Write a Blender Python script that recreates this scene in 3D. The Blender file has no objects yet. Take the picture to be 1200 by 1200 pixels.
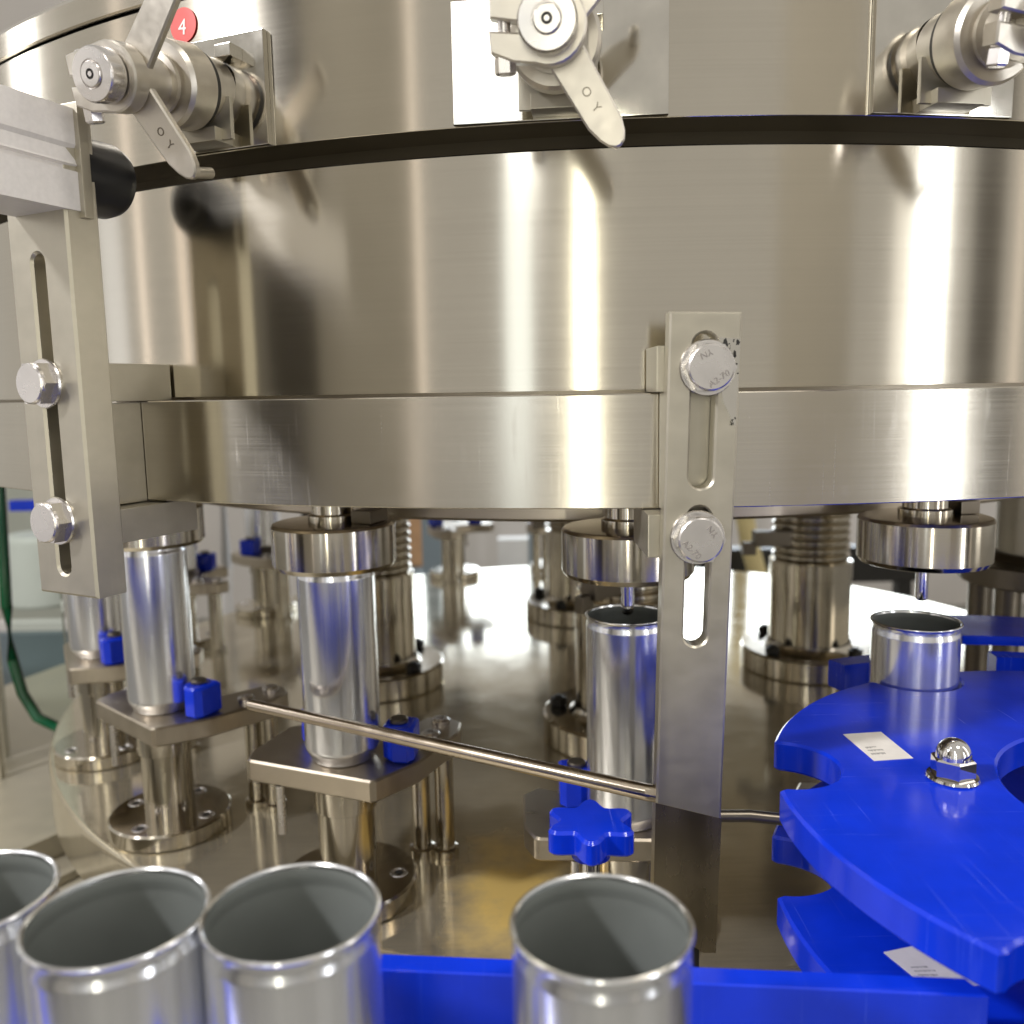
import bpy, bmesh, math, random
from mathutils import Vector, Matrix
random.seed(7)
S = bpy.context.scene
COL = S.collection
R = math.radians
PI = math.pi
# All shapes are authored in "can radii" (1 unit = 33 mm), measured from the camera's foot point.
U = 0.033
ZC = 1.35                      # camera height above the hall floor, metres


def W(x, y, z):
    return Vector((x * U, y * U, ZC + z * U))


# ------------------------------------------------------------------ camera
cam = bpy.data.cameras.new('camera')
co = bpy.data.objects.new('camera', cam)
COL.objects.link(co)
cam.sensor_width = 36.0
cam.lens = 36.0 * 1045.7 / 1200.0
cam.clip_start = 0.02
cam.clip_end = 200.0
co.matrix_world = Matrix.Translation(W(0, 0, 0)) @ Matrix.Rotation(R(90) - 0.137, 4, 'X') @ Matrix.Rotation(-0.0176, 4, 'Z')
cam.dof.use_dof = True
cam.dof.focus_distance = 17.0 * U
cam.dof.aperture_fstop = 6.5
S.camera = co

# ------------------------------------------------------------------ world, exposure
S.view_settings.view_transform = 'Standard'
S.view_settings.look = 'None'
S.view_settings.exposure = 0.12
S.view_settings.gamma = 1.0
S.cycles.use_denoising = True
S.cycles.max_bounces = 10
S.cycles.glossy_bounces = 8
S.cycles.sample_clamp_indirect = 6.0
S.cycles.caustics_reflective = True
S.cycles.caustics_refractive = False
wd = bpy.data.worlds.new('World')
S.world = wd
wd.use_nodes = True
bgn = wd.node_tree.nodes['Background']
bgn.inputs['Color'].default_value = (1.0, 0.955, 0.885, 1)
bgn.inputs['Strength'].default_value = 0.52


# ------------------------------------------------------------------ lamps of the hall
def lamp(name, loc, target, w, h, rad, colr=(1, 1, 1)):
    """rectangular lamp or window of the hall; w, h in units, rad = radiance"""
    l = bpy.data.lights.new(name, 'AREA')
    l.shape = 'RECTANGLE'
    l.size = w * U
    l.size_y = h * U
    l.energy = rad * PI * (w * U) * (h * U)
    l.color = colr
    o = bpy.data.objects.new(name, l)
    COL.objects.link(o)
    p = W(*loc)
    d = (W(*target) - p).normalized()
    o.matrix_world = Matrix.Translation(p) @ d.to_track_quat('-Z', 'Y').to_matrix().to_4x4()
    return o


def wall_lamp(name, az, dist, w, z0, z1, rad, colr):
    a = R(az)
    x, y = dist * math.sin(a), -dist * math.cos(a)
    z = (z0 + z1) / 2
    return lamp(name, (x, y, z), (0, 0, z), w, z1 - z0, rad, colr)


wall_lamp('tube_lamp', -6.8, 62, 1.3, -26, 26, 26.0, (1.0, 0.96, 0.80))
wall_lamp('window_light', -20.5, 62, 6.0, -16, 21, 1.5, (0.85, 0.94, 1.0))
wall_lamp('window_light', -19.0, 62, 7.5, 23, 60, 4.0, (0.97, 0.98, 1.0))
wall_lamp('tube_lamp', -41.0, 62, 1.0, -18, 60, 2.0, (1.0, 0.88, 0.80))
wall_lamp('window_light', 60.3, 62, 4.0, -24, 22, 11.0, (0.95, 0.97, 1.0))
wall_lamp('window_light', 55.5, 62, 4.0, -20, 22, 0.8, (1.0, 0.97, 0.92))
wall_lamp('tube_lamp', 76.0, 62, 0.8, -18, 40, 1.6, (1.0, 0.85, 0.74))
wall_lamp('window_light', -83.0, 62, 4.0, -18, 24, 0.85, (0.95, 0.95, 0.95))
wall_lamp('tube_lamp', -89.6, 62, 0.9, -18, 40, 2.2, (1.0, 0.82, 0.70))
wall_lamp('tube_lamp', -98.0, 62, 0.8, -18, 40, 2.4, (1.0, 0.86, 0.78))
wall_lamp('window_light', -104.0, 62, 5.0, -18, 16, 0.65, (0.84, 0.88, 1.0))
wall_lamp('window_light', -117.0, 62, 4.5, 14, 40, 7.0, (0.98, 0.97, 1.0))
wall_lamp('window_light', -80.0, 62, 6.0, 39, 48, 360.0, (0.98, 0.97, 1.0))
wall_lamp('window_light', 92.0, 62, 10.0, -12, 50, 2.5, (1.0, 0.95, 0.9))
lamp('ceiling_lamp', (-34, -6, 62), (4, 16, -6), 9, 9, 16.0, (1.0, 0.96, 0.90))
lamp('ceiling_lamp', (26, -20, 70), (4, 20, -6), 14, 14, 26.0, (1.0, 0.95, 0.88))
lamp('window_light', (30, 158, 6), (22, 50, -2), 110, 28, 6.0, (0.80, 0.90, 1.0))


# ------------------------------------------------------------------ materials
def nodes(name):
    m = bpy.data.materials.new(name)
    m.use_nodes = True
    nt = m.node_tree
    return m, nt, nt.nodes['Principled BSDF']


def steel(name, base, rough, stretch=(8, 8, 900), aniso=0.0, rot=0.0, bump=0.02, var=0.08, tone=0.10, metallic=1.0):
    m, nt, b = nodes(name)
    N, L = nt.nodes.new, nt.links.new
    tc = N('ShaderNodeTexCoord')
    mp = N('ShaderNodeMapping')
    mp.inputs['Scale'].default_value = stretch
    L(tc.outputs['Object'], mp.inputs['Vector'])
    n1 = N('ShaderNodeTexNoise')
    n1.inputs['Scale'].default_value = 1.0
    n1.inputs['Detail'].default_value = 3
    L(mp.outputs['Vector'], n1.inputs['Vector'])
    n2 = N('ShaderNodeTexNoise')           # blotches: handling marks and film
    n2.inputs['Scale'].default_value = 26
    n2.inputs['Detail'].default_value = 5
    L(tc.outputs['Object'], n2.inputs['Vector'])
    mixn = N('ShaderNodeMath')
    mixn.operation = 'ADD'
    L(n1.outputs['Fac'], mixn.inputs[0])
    L(n2.outputs['Fac'], mixn.inputs[1])
    mr = N('ShaderNodeMapRange')
    mr.inputs['From Min'].default_value = 0.6
    mr.inputs['From Max'].default_value = 1.4
    mr.inputs['To Min'].default_value = max(0.03, rough - var)
    mr.inputs['To Max'].default_value = rough + var
    L(mixn.outputs[0], mr.inputs['Value'])
    L(mr.outputs['Result'], b.inputs['Roughness'])
    cr = N('ShaderNodeMapRange')
    cr.inputs['From Min'].default_value = 0.6
    cr.inputs['From Max'].default_value = 1.4
    cr.inputs['To Min'].default_value = 1 - tone
    cr.inputs['To Max'].default_value = 1 + tone * 0.4
    L(mixn.outputs[0], cr.inputs['Value'])
    vm = N('ShaderNodeVectorMath')
    vm.operation = 'SCALE'
    vm.inputs[0].default_value = base
    L(cr.outputs['Result'], vm.inputs['Scale'])
    L(vm.outputs['Vector'], b.inputs['Base Color'])
    b.inputs['Metallic'].default_value = metallic
    if aniso:
        b.inputs['Anisotropic'].default_value = aniso
        b.inputs['Anisotropic Rotation'].default_value = rot
        tg = N('ShaderNodeTangent')
        tg.direction_type = 'RADIAL'
        tg.axis = 'Z'
        L(tg.outputs['Tangent'], b.inputs['Tangent'])
    if bump:
        bp = N('ShaderNodeBump')
        bp.inputs['Strength'].default_value = bump
        bp.inputs['Distance'].default_value = 0.001
        L(n1.outputs['Fac'], bp.inputs['Height'])
        L(bp.outputs['Normal'], b.inputs['Normal'])
    return m


def plain(name, base, rough, metallic=0.0, spec=0.5, noise=0.12, scale=60, bump=0.0):
    m, nt, b = nodes(name)
    N, L = nt.nodes.new, nt.links.new
    tc = N('ShaderNodeTexCoord')
    n = N('ShaderNodeTexNoise')
    n.inputs['Scale'].default_value = scale
    n.inputs['Detail'].default_value = 4
    L(tc.outputs['Object'], n.inputs['Vector'])
    cr = N('ShaderNodeMapRange')
    cr.inputs['From Min'].default_value = 0.3
    cr.inputs['From Max'].default_value = 0.7
    cr.inputs['To Min'].default_value = 1 - noise
    cr.inputs['To Max'].default_value = 1 + noise
    L(n.outputs['Fac'], cr.inputs['Value'])
    vm = N('ShaderNodeVectorMath')
    vm.operation = 'SCALE'
    vm.inputs[0].default_value = base
    L(cr.outputs['Result'], vm.inputs['Scale'])
    L(vm.outputs['Vector'], b.inputs['Base Color'])
    rr = N('ShaderNodeMapRange')
    rr.inputs['From Min'].default_value = 0.3
    rr.inputs['From Max'].default_value = 0.7
    rr.inputs['To Min'].default_value = max(0.02, rough * 0.85)
    rr.inputs['To Max'].default_value = min(1, rough * 1.15)
    L(n.outputs['Fac'], rr.inputs['Value'])
    L(rr.outputs['Result'], b.inputs['Roughness'])
    b.inputs['Metallic'].default_value = metallic
    b.inputs['Specular IOR Level'].default_value = spec
    if bump:
        bp = N('ShaderNodeBump')
        bp.inputs['Strength'].default_value = bump
        bp.inputs['Distance'].default_value = 0.0006
        L(n.outputs['Fac'], bp.inputs['Height'])
        L(bp.outputs['Normal'], b.inputs['Normal'])
    return m


M = {}
WARM = (0.59, 0.548, 0.460)
M['drum'] = steel('drum_steel', WARM, 0.15, (3, 3, 900), 0.8, 0.25, 0.003, 0.012, 0.05)
M['band'] = steel('band_steel', (0.63, 0.59, 0.505), 0.22, (4, 4, 1200), 0.8, 0.25, 0.012, 0.03, 0.07)
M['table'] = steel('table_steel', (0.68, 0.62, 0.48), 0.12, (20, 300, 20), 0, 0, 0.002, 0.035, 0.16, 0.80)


def golden_glare(m, cx, cy, rad):  # golden reflection painted into the table colour as an ochre tint
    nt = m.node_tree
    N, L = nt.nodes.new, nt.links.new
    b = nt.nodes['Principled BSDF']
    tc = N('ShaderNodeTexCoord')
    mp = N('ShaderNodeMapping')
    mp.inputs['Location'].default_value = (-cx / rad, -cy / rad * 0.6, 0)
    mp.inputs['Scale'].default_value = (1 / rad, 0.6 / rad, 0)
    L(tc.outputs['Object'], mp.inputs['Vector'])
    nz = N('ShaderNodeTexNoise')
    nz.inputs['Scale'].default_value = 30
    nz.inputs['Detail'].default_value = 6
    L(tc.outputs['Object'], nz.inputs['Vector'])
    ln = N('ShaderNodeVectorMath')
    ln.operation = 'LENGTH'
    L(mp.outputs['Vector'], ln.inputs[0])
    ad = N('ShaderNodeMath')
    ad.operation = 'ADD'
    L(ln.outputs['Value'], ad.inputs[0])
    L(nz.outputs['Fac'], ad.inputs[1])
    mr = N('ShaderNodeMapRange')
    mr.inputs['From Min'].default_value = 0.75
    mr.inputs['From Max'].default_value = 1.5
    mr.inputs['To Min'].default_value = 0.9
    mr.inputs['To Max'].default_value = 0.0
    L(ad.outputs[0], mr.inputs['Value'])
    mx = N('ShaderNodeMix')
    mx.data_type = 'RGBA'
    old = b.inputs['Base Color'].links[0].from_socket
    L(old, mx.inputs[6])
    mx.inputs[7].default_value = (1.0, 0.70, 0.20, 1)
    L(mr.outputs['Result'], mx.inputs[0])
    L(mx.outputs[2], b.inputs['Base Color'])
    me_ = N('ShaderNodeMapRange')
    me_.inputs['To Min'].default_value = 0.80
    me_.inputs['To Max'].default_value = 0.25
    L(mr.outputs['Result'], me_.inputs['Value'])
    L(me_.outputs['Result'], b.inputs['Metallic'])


golden_glare(M['table'], (0.1 - 3.897) * U, (21.6 - 42.369) * U, 2.6 * U)
M['turned'] = steel('turned_steel', (0.56, 0.515, 0.43), 0.13, (6, 6, 2500), 0.5, 0.25, 0.02, 0.05)
M['flat'] = steel('milled_steel', (0.50, 0.465, 0.38), 0.36, (50, 50, 90), 0, 0, 0.0, 0.06, 0.12, 0.85)
M['plate'] = steel('pedestal_plate_steel', (0.50, 0.44, 0.35), 0.34, (300, 60, 60), 0, 0, 0.02, 0.08)
M['cast'] = steel('cast_valve_steel', (0.62, 0.58, 0.51), 0.36, (150, 150, 150), 0, 0, 0.05, 0.08)
M['mirror'] = steel('polished_plate_steel', (0.66, 0.63, 0.56), 0.10, (60, 60, 60), 0, 0, 0.004, 0.04)
M['bolt'] = steel('bolt_steel', (0.72, 0.69, 0.66), 0.27, (80, 80, 80), 0, 0, 0.0, 0.03)
M['stamp'] = plain('stamped_mark', (0.34, 0.31, 0.29), 0.4, 0.7, 0.5, 0.05, 60)
M['rodsteel'] = steel('rod_steel', (0.50, 0.43, 0.34), 0.22, (60, 60, 60), 0, 0, 0.01, 0.08)
M['dark_brown'] = steel('dark_brown_steel', (0.33, 0.28, 0.20), 0.26, (60, 60, 8), 0, 0, 0.02, 0.08, 0.3)
M['chrome'] = steel('chrome_steel', (0.76, 0.74, 0.72), 0.06, (60, 60, 60), 0, 0, 0.0, 0.02)
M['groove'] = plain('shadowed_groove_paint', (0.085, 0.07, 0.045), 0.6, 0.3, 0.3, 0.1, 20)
M['under'] = steel('underside_steel', (0.50, 0.44, 0.35), 0.35, (8, 8, 300), 0, 0, 0.02, 0.08)
M['dark_steel'] = steel('dark_steel', (0.20, 0.175, 0.14), 0.35, (8, 8, 300), 0, 0, 0.02, 0.08)
M['can'] = steel('can_aluminium', (0.84, 0.85, 0.88), 0.20, (900, 900, 3), 0.3, 0.0, 0.006, 0.04, 0.06, 0.93)
M['rim'] = steel('can_rim_aluminium', (0.84, 0.85, 0.86), 0.20, (40, 40, 40), 0, 0, 0.0, 0.04)
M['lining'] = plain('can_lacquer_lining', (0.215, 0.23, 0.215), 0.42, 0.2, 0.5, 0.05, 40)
M['alu'] = plain('anodised_aluminium', (0.80, 0.77, 0.74), 0.45, 0.15, 0.5, 0.04, 300)
M['rubber'] = plain('black_rubber', (0.012, 0.012, 0.013), 0.38, 0, 0.4, 0.2, 50)
M['blue'] = plain('blue_nylon', (0.004, 0.036, 0.64), 0.15, 0, 0.5, 0.10, 35, 0.04)


def scuffs(m, pale, amount=0.11):
    nt = m.node_tree
    N, L = nt.nodes.new, nt.links.new
    b = nt.nodes['Principled BSDF']
    tc = N('ShaderNodeTexCoord')
    acc = None
    for rot, sc in (((0.2, 0.1, 0.5), (300, 9, 9)), ((0.4, 0.2, -0.8), (9, 420, 14))):
        mp = N('ShaderNodeMapping')
        mp.inputs['Rotation'].default_value = rot
        mp.inputs['Scale'].default_value = sc
        L(tc.outputs['Object'], mp.inputs['Vector'])
        n = N('ShaderNodeTexNoise')
        n.inputs['Scale'].default_value = 1.6
        n.inputs['Detail'].default_value = 4
        L(mp.outputs['Vector'], n.inputs['Vector'])
        mr = N('ShaderNodeMapRange')
        mr.inputs['From Min'].default_value = 0.62
        mr.inputs['From Max'].default_value = 0.74
        L(n.outputs['Fac'], mr.inputs['Value'])
        if acc is None:
            acc = mr.outputs['Result']
        else:
            mm = N('ShaderNodeMath')
            mm.operation = 'MAXIMUM'
            L(acc, mm.inputs[0])
            L(mr.outputs['Result'], mm.inputs[1])
            acc = mm.outputs[0]
    k = N('ShaderNodeMath')
    k.operation = 'MULTIPLY'
    k.inputs[1].default_value = amount
    L(acc, k.inputs[0])
    mx = N('ShaderNodeMix')
    mx.data_type = 'RGBA'
    L(b.inputs['Base Color'].links[0].from_socket, mx.inputs[6])
    mx.inputs[7].default_value = pale
    L(k.outputs[0], mx.inputs[0])
    L(mx.outputs[2], b.inputs['Base Color'])
    ra = N('ShaderNodeMath')
    ra.operation = 'ADD'
    L(b.inputs['Roughness'].links[0].from_socket, ra.inputs[0])
    L(k.outputs[0], ra.inputs[1])
    L(ra.outputs[0], b.inputs['Roughness'])


scuffs(M['blue'], (0.10, 0.17, 0.80, 1), 0.14)
for _k in ('band', 'flat', 'plate'):
    scuffs(M[_k], (0.80, 0.77, 0.70, 1), 0.05)
M['black'] = plain('blackened_bolt', (0.03, 0.028, 0.025), 0.4, 0.4, 0.5, 0.2, 90)
M['red'] = plain('red_sticker_film', (0.55, 0.035, 0.02), 0.45, 0, 0.4, 0.05, 60)
M['white'] = plain('white_label_paper', (0.78, 0.74, 0.68), 0.6, 0, 0.3, 0.05, 120)
M['ink'] = plain('grey_ink', (0.20, 0.19, 0.18), 0.7, 0, 0.3, 0.15, 300)
M['whiteink'] = plain('white_ink', (0.8, 0.76, 0.72), 0.6, 0, 0.3, 0.05, 100)
M['engrave'] = plain('engraved_line', (0.09, 0.085, 0.07), 0.6, 0.5, 0.3, 0.1, 100)
M['floor'] = plain('hall_floor', (0.28, 0.27, 0.24), 0.5, 0, 0.4, 0.2, 3)
M['wall'] = plain('hall_wall', (0.74, 0.70, 0.66), 0.7, 0, 0.3, 0.06, 2)
M['slab_mid'] = plain('brown_grey_slab', (0.46, 0.43, 0.37), 0.6, 0, 0.3, 0.1, 1.5)
M['slab_dark'] = plain('dark_streak_slab', (0.055, 0.047, 0.035), 0.6, 0, 0.3, 0.1, 2)
M['greypaint'] = plain('blue_grey_paint', (0.22, 0.27, 0.30), 0.5, 0, 0.4, 0.1, 6)
M['whitepaint'] = plain('white_paint', (0.80, 0.79, 0.76), 0.45, 0, 0.4, 0.04, 8)
M['carton'] = plain('brown_cardboard', (0.55, 0.33, 0.18), 0.8, 0, 0.2, 0.1, 20)
M['hose'] = plain('yellow_hose', (0.72, 0.60, 0.30), 0.45, 0, 0.4, 0.06, 20)
M['deck'] = steel('deck_steel', (0.52, 0.48, 0.38), 0.42, (30, 30, 30), 0, 0, 0.01, 0.1, 0.1, 0.5)
M['belt'] = plain('conveyor_belt', (0.16, 0.15, 0.14), 0.5, 0, 0.4, 0.2, 60)
M['greenedge'] = plain('green_glass_edge', (0.004, 0.10, 0.035), 0.15, 0, 0.6, 0.1, 30)
M['ochre'] = plain('ochre_glare', (0.5, 0.36, 0.10), 0.3, 0.6, 0.5, 0.2, 30)  # ochre tint for the same painted glare


def glass(name, col):
    m, nt, b = nodes(name)
    b.inputs['Base Color'].default_value = (*col, 1)
    b.inputs['Transmission Weight'].default_value = 1.0
    b.inputs['Roughness'].default_value = 0.02
    b.inputs['IOR'].default_value = 1.12
    return m


M['glass'] = glass('clear_guard_glass', (0.86, 0.95, 0.90))


# ------------------------------------------------------------------ mesh helpers (unit space)
class MB:
    def __init__(s, mat=None):
        s.bm = bmesh.new()
        s.M = mat or Matrix.Identity(4)

    def _done(s, vs, m):
        bmesh.ops.transform(s.bm, matrix=s.M @ (m or Matrix.Identity(4)), verts=vs)

    def lathe(s, prof, seg=48, m=None, close=False, a0=0.0, a1=2 * PI):
        bm = s.bm
        full = abs(a1 - a0 - 2 * PI) < 1e-6
        n = seg if full else seg + 1
        rings, vs = [], []
        for (r, z) in prof:
            if r < 1e-6:
                v = bm.verts.new((0, 0, z))
                rings.append([v] * n)
                vs.append(v)
            else:
                ring = [bm.verts.new((r * math.cos(a0 + (a1 - a0) * i / seg), r * math.sin(a0 + (a1 - a0) * i / seg), z)) for i in range(n)]
                rings.append(ring)
                vs += ring
        pairs = list(zip(rings[:-1], rings[1:]))
        if close:
            pairs.append((rings[-1], rings[0]))
        for A, B in pairs:
            for i in range(n if full else n - 1):
                j = (i + 1) % n
                q = []
                for v in (A[i], A[j], B[j], B[i]):
                    if v not in q:
                        q.append(v)
                if len(q) >= 3:
                    try:
                        bm.faces.new(q)
                    except ValueError:
                        pass
        if not full and close:
            for k in (0, n - 1):
                try:
                    bm.faces.new([r[k] for r in rings])
                except ValueError:
                    pass
        s._done(vs, m)
        return s

    def cyl(s, r, z0, z1, ch=0.04, seg=40, m=None):
        return s.lathe([(0, z0), (r - ch, z0), (r, z0 + ch), (r, z1 - ch), (r - ch, z1), (0, z1)], seg, m)

    def ring(s, ri, ro, z0, z1, ch=0.04, seg=96, m=None, a0=0.0, a1=2 * PI):
        return s.lathe([(ri, z0), (ro - ch, z0), (ro, z0 + ch), (ro, z1 - ch), (ro - ch, z1), (ri, z1)], seg, m, True, a0, a1)

    def prism(s, outer, z0, z1, holes=(), bev=0.03, m=None):
        bm = s.bm
        tmp = bmesh.new()
        edges = []
        for loop in [outer] + list(holes):
            v = [tmp.verts.new((x, y, z0)) for x, y in loop]
            edges += [tmp.edges.new((v[i], v[(i + 1) % len(v)])) for i in range(len(v))]
        if holes:
            bmesh.ops.triangle_fill(tmp, use_beauty=True, edges=edges, use_dissolve=False)
        else:
            tmp.faces.new(tmp.verts)
        bmesh.ops.recalc_face_normals(tmp, faces=tmp.faces)
        ret = bmesh.ops.extrude_face_region(tmp, geom=list(tmp.faces))
        for v in ret['geom']:
            if isinstance(v, bmesh.types.BMVert):
                v.co.z = z1
        bmesh.ops.recalc_face_normals(tmp, faces=tmp.faces)
        if bev:
            es = [e for e in tmp.edges if len(e.link_faces) == 2 and e.calc_face_angle(0) > 1.2 and abs(e.verts[0].co.z - e.verts[1].co.z) < 1e-6]
            bmesh.ops.bevel(tmp, geom=es, offset=bev, segments=1, affect='EDGES', clamp_overlap=True)
        me = bpy.data.meshes.new('tmp')
        tmp.to_mesh(me)
        tmp.free()
        n0 = len(bm.verts)
        bm.from_mesh(me)
        bpy.data.meshes.remove(me)
        bm.verts.ensure_lookup_table()
        s._done([bm.verts[i] for i in range(n0, len(bm.verts))], m)
        return s

    def box(s, x0, x1, y0, y1, z0, z1, bev=0.03, m=None):
        tmp = bmesh.new()
        bmesh.ops.create_cube(tmp, size=1)
        for v in tmp.verts:
            v.co = Vector(((x0 + x1) / 2 + v.co.x * (x1 - x0), (y0 + y1) / 2 + v.co.y * (y1 - y0), (z0 + z1) / 2 + v.co.z * (z1 - z0)))
        if bev:
            bmesh.ops.bevel(tmp, geom=list(tmp.edges), offset=bev, segments=2, affect='EDGES', profile=0.7)
        me = bpy.data.meshes.new('tmp')
        tmp.to_mesh(me)
        tmp.free()
        n0 = len(s.bm.verts)
        s.bm.from_mesh(me)
        bpy.data.meshes.remove(me)
        s.bm.verts.ensure_lookup_table()
        s._done([s.bm.verts[i] for i in range(n0, len(s.bm.verts))], m)
        return s

    def tube(s, pts, r, seg=14):
        bm = s.bm
        P = [Vector(p) for p in pts]
        rings = []
        up = Vector((0, 0, 1))
        for i, p in enumerate(P):
            d = (P[min(i + 1, len(P) - 1)] - P[max(i - 1, 0)]).normalized()
            a = d.cross(up)
            if a.length < 1e-3:
                a = d.cross(Vector((1, 0, 0)))
            a.normalize()
            b = d.cross(a)
            rr = r[i] if isinstance(r, (list, tuple)) else r
            rings.append([bm.verts.new(p + rr * (math.cos(2 * PI * k / seg) * a + math.sin(2 * PI * k / seg) * b)) for k in range(seg)])
        for A, B in zip(rings[:-1], rings[1:]):
            for k in range(seg):
                bm.faces.new((A[k], A[(k + 1) % seg], B[(k + 1) % seg], B[k]))
        bm.faces.new(rings[0])
        bm.faces.new(list(reversed(rings[-1])))
        s._done([v for r_ in rings for v in r_], None)
        return s

    def build(s, name, mat, parent=None, org=None, sharp=0.55):
        bm = s.bm
        bmesh.ops.recalc_face_normals(bm, faces=bm.faces)
        off = Vector(org) if org is not None else Vector((0, 0, 0))
        for v in bm.verts:
            v.co = (v.co - off) * U
        for f in bm.faces:
            f.smooth = True
        for e in bm.edges:
            if len(e.link_faces) == 2 and e.calc_face_angle(0) > sharp:
                e.smooth = False
        me = bpy.data.meshes.new(name)
        bm.to_mesh(me)
        bm.free()
        me.materials.append(mat)
        o = bpy.data.objects.new(name, me)
        COL.objects.link(o)
        wn = o.modifiers.new('weighted', 'WEIGHTED_NORMAL')
        wn.keep_sharp = True
        wn.weight = 100
        if parent:
            o.parent = parent
        elif org is not None:
            o.location = W(*off)
        return o


def tag(o, label=None, cat=None, group=None, kind=None):
    for k, v in (('label', label), ('category', cat), ('group', group), ('kind', kind)):
        if v:
            o[k] = v
    return o


def thing(name, loc, label, cat, rz=0.0, group=None, mat=None):
    o = bpy.data.objects.new(name, None)
    o.empty_display_size = 0.02
    COL.objects.link(o)
    if mat is not None:
        o.matrix_world = mat
    else:
        o.location = W(*loc)
        o.rotation_euler = (0, 0, rz)
    return tag(o, label, cat, group)


def kids(o):
    return [c for c in bpy.data.objects if c.parent == o]


def copy_tree(o, parent=None):
    c = o.copy()
    COL.objects.link(c)
    if parent:
        c.parent = parent
    for ch in kids(o):
        copy_tree(ch, c)
    return c


def struct(o):
    o['kind'] = 'structure'
    return o


def lettering(text, size, depth, mat, name, parent, m):
    """raised or sunk lettering; m places it in the parent's unit space"""
    cu = bpy.data.curves.new('lettering', 'FONT')
    cu.body = text
    cu.size = size
    cu.extrude = depth
    cu.align_x = 'CENTER'
    cu.align_y = 'CENTER'
    cu.resolution_u = 3
    t = bpy.data.objects.new('lettering', cu)
    COL.objects.link(t)
    dg = bpy.context.evaluated_depsgraph_get()
    me = bpy.data.meshes.new_from_object(t.evaluated_get(dg))
    bpy.data.objects.remove(t)
    bpy.data.curves.remove(cu)
    me.transform(Matrix.Scale(U, 4) @ m)
    me.materials.clear()
    me.materials.append(mat)
    o = bpy.data.objects.new(name, me)
    COL.objects.link(o)
    o.parent = parent
    return o


def slot(cx, cy, w, h, n=8):
    """outline of a round ended slot"""
    r = w / 2
    a = [(cx + r * math.cos(PI * i / n), cy + h / 2 - r + r * math.sin(PI * i / n)) for i in range(n + 1)]
    b = [(cx - r * math.cos(PI * i / n), cy - h / 2 + r - r * math.sin(PI * i / n)) for i in range(n + 1)]
    return a + b


def circle(cx, cy, r, n=32):
    return [(cx + r * math.cos(2 * PI * i / n), cy + r * math.sin(2 * PI * i / n)) for i in range(n)]


def T(x, y, z):
    return Matrix.Translation((x, y, z))


def RX(a):
    return Matrix.Rotation(a, 4, 'X')


def RY(a):
    return Matrix.Rotation(a, 4, 'Y')


def RZ(a):
    return Matrix.Rotation(a, 4, 'Z')


CX, CY = 3.8971, 42.3691       # axis of the carousel


def hexbolt(parent, m, r, h, text=None, washer=True):
    """hex head along +z of m: flange, chamfered hexagon, round raised face"""
    mb = MB(m)
    hx = [(r * math.cos(PI / 3 * i), r * math.sin(PI / 3 * i)) for i in range(6)]
    mb.prism(hx, 0.06, h, bev=0.0)
    # chamfer: intersection of hexagon with cone is approximated by a turned crown
    b = mb.build('bolt', M['bolt'], parent)
    c = MB(m).lathe([(r * 0.90, h * 0.9), (r * 0.88, h + 0.03), (r * 0.82, h + 0.055), (0, h + 0.055)], 40).build('bolt_face', M['bolt'], b)
    if washer:
        MB(m).lathe([(0, 0), (r * 1.07, 0), (r * 1.09, 0.03), (r * 1.05, 0.07), (0, 0.07)], 40).build('washer', M['bolt'], b)
    if text:
        for s_, ang, rad in text:
            lettering(s_, r * 0.36, 0.012, M['stamp'], 'marking', b, m @ RZ(ang) @ T(0, -rad * r, h + 0.062))
    return b


# ================================================================== SETTING
mb = MB()
mb.box(-260, 260, -160, 260, -41.5, -40.9, 0)
struct(mb.build('floor', M['floor'], None, (0, 40, -40.9)))
mb = MB()
mb.box(-200, 200, 161, 164, -40.9, 4.5, 0)
mb.box(-200, -26, 161, 164, 4.5, 21.5, 0)
mb.box(86, 200, 161, 164, 4.5, 21.5, 0)
mb.box(-200, 200, 161, 164, 21.5, 90, 0)
struct(mb.build('hall_wall', M['wall'], None, (0, 162, -40.9)))
# dark slabs added out of view to make dark streaks in the drum's reflections
for az, w, d in ((-69, 10.0, 58), (71.6, 4.6, 58)):
    a = R(az)
    mb = MB(T(d * math.sin(a), -d * math.cos(a), 0) @ RZ(a))
    mb.box(-w / 2, w / 2, -1.2, 1.2, -40.8, 40, 0.1)
    struct(mb.build('streak_slab', M['slab_dark'], None, (d * math.sin(a), -d * math.cos(a), -40.8)))

for az, w, d in ((-58, 44, 66), (38, 16, 66)):  # unseen wall slabs added to darken what the drum reflects
    a = R(az)
    mb = MB(T(d * math.sin(a), -d * math.cos(a), 0) @ RZ(a))
    mb.box(-w / 2, w / 2, -0.6, 0.6, -40.8, 50, 0.1)
    struct(mb.build('hall_wall', M['slab_mid'], None, (d * math.sin(a), -d * math.cos(a), -40.8)))

# deck of the machine below the turntable
mb = MB()
mb.lathe([(0, -17.6), (36, -17.6), (36, -17.2), (0, -17.2)], 64, T(CX, CY, 0))
deck = struct(mb.build('machine_deck', M['deck'], None, (CX, CY, -17.2)))
for k, (off, h) in enumerate(((0.0, 0.5), (1.7, 0.35), (4.2, 0.9))):
    mb = MB(T(-18.6 - off, 24.0, -17.2) @ RZ(R(56)))
    mb.box(-14, 26, -0.22, 0.22, 0.004, h, 0.08)
    struct(mb.build('deck_channel', M['deck'], None, (-18.6 - off, 24.0, -17.2)))

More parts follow.
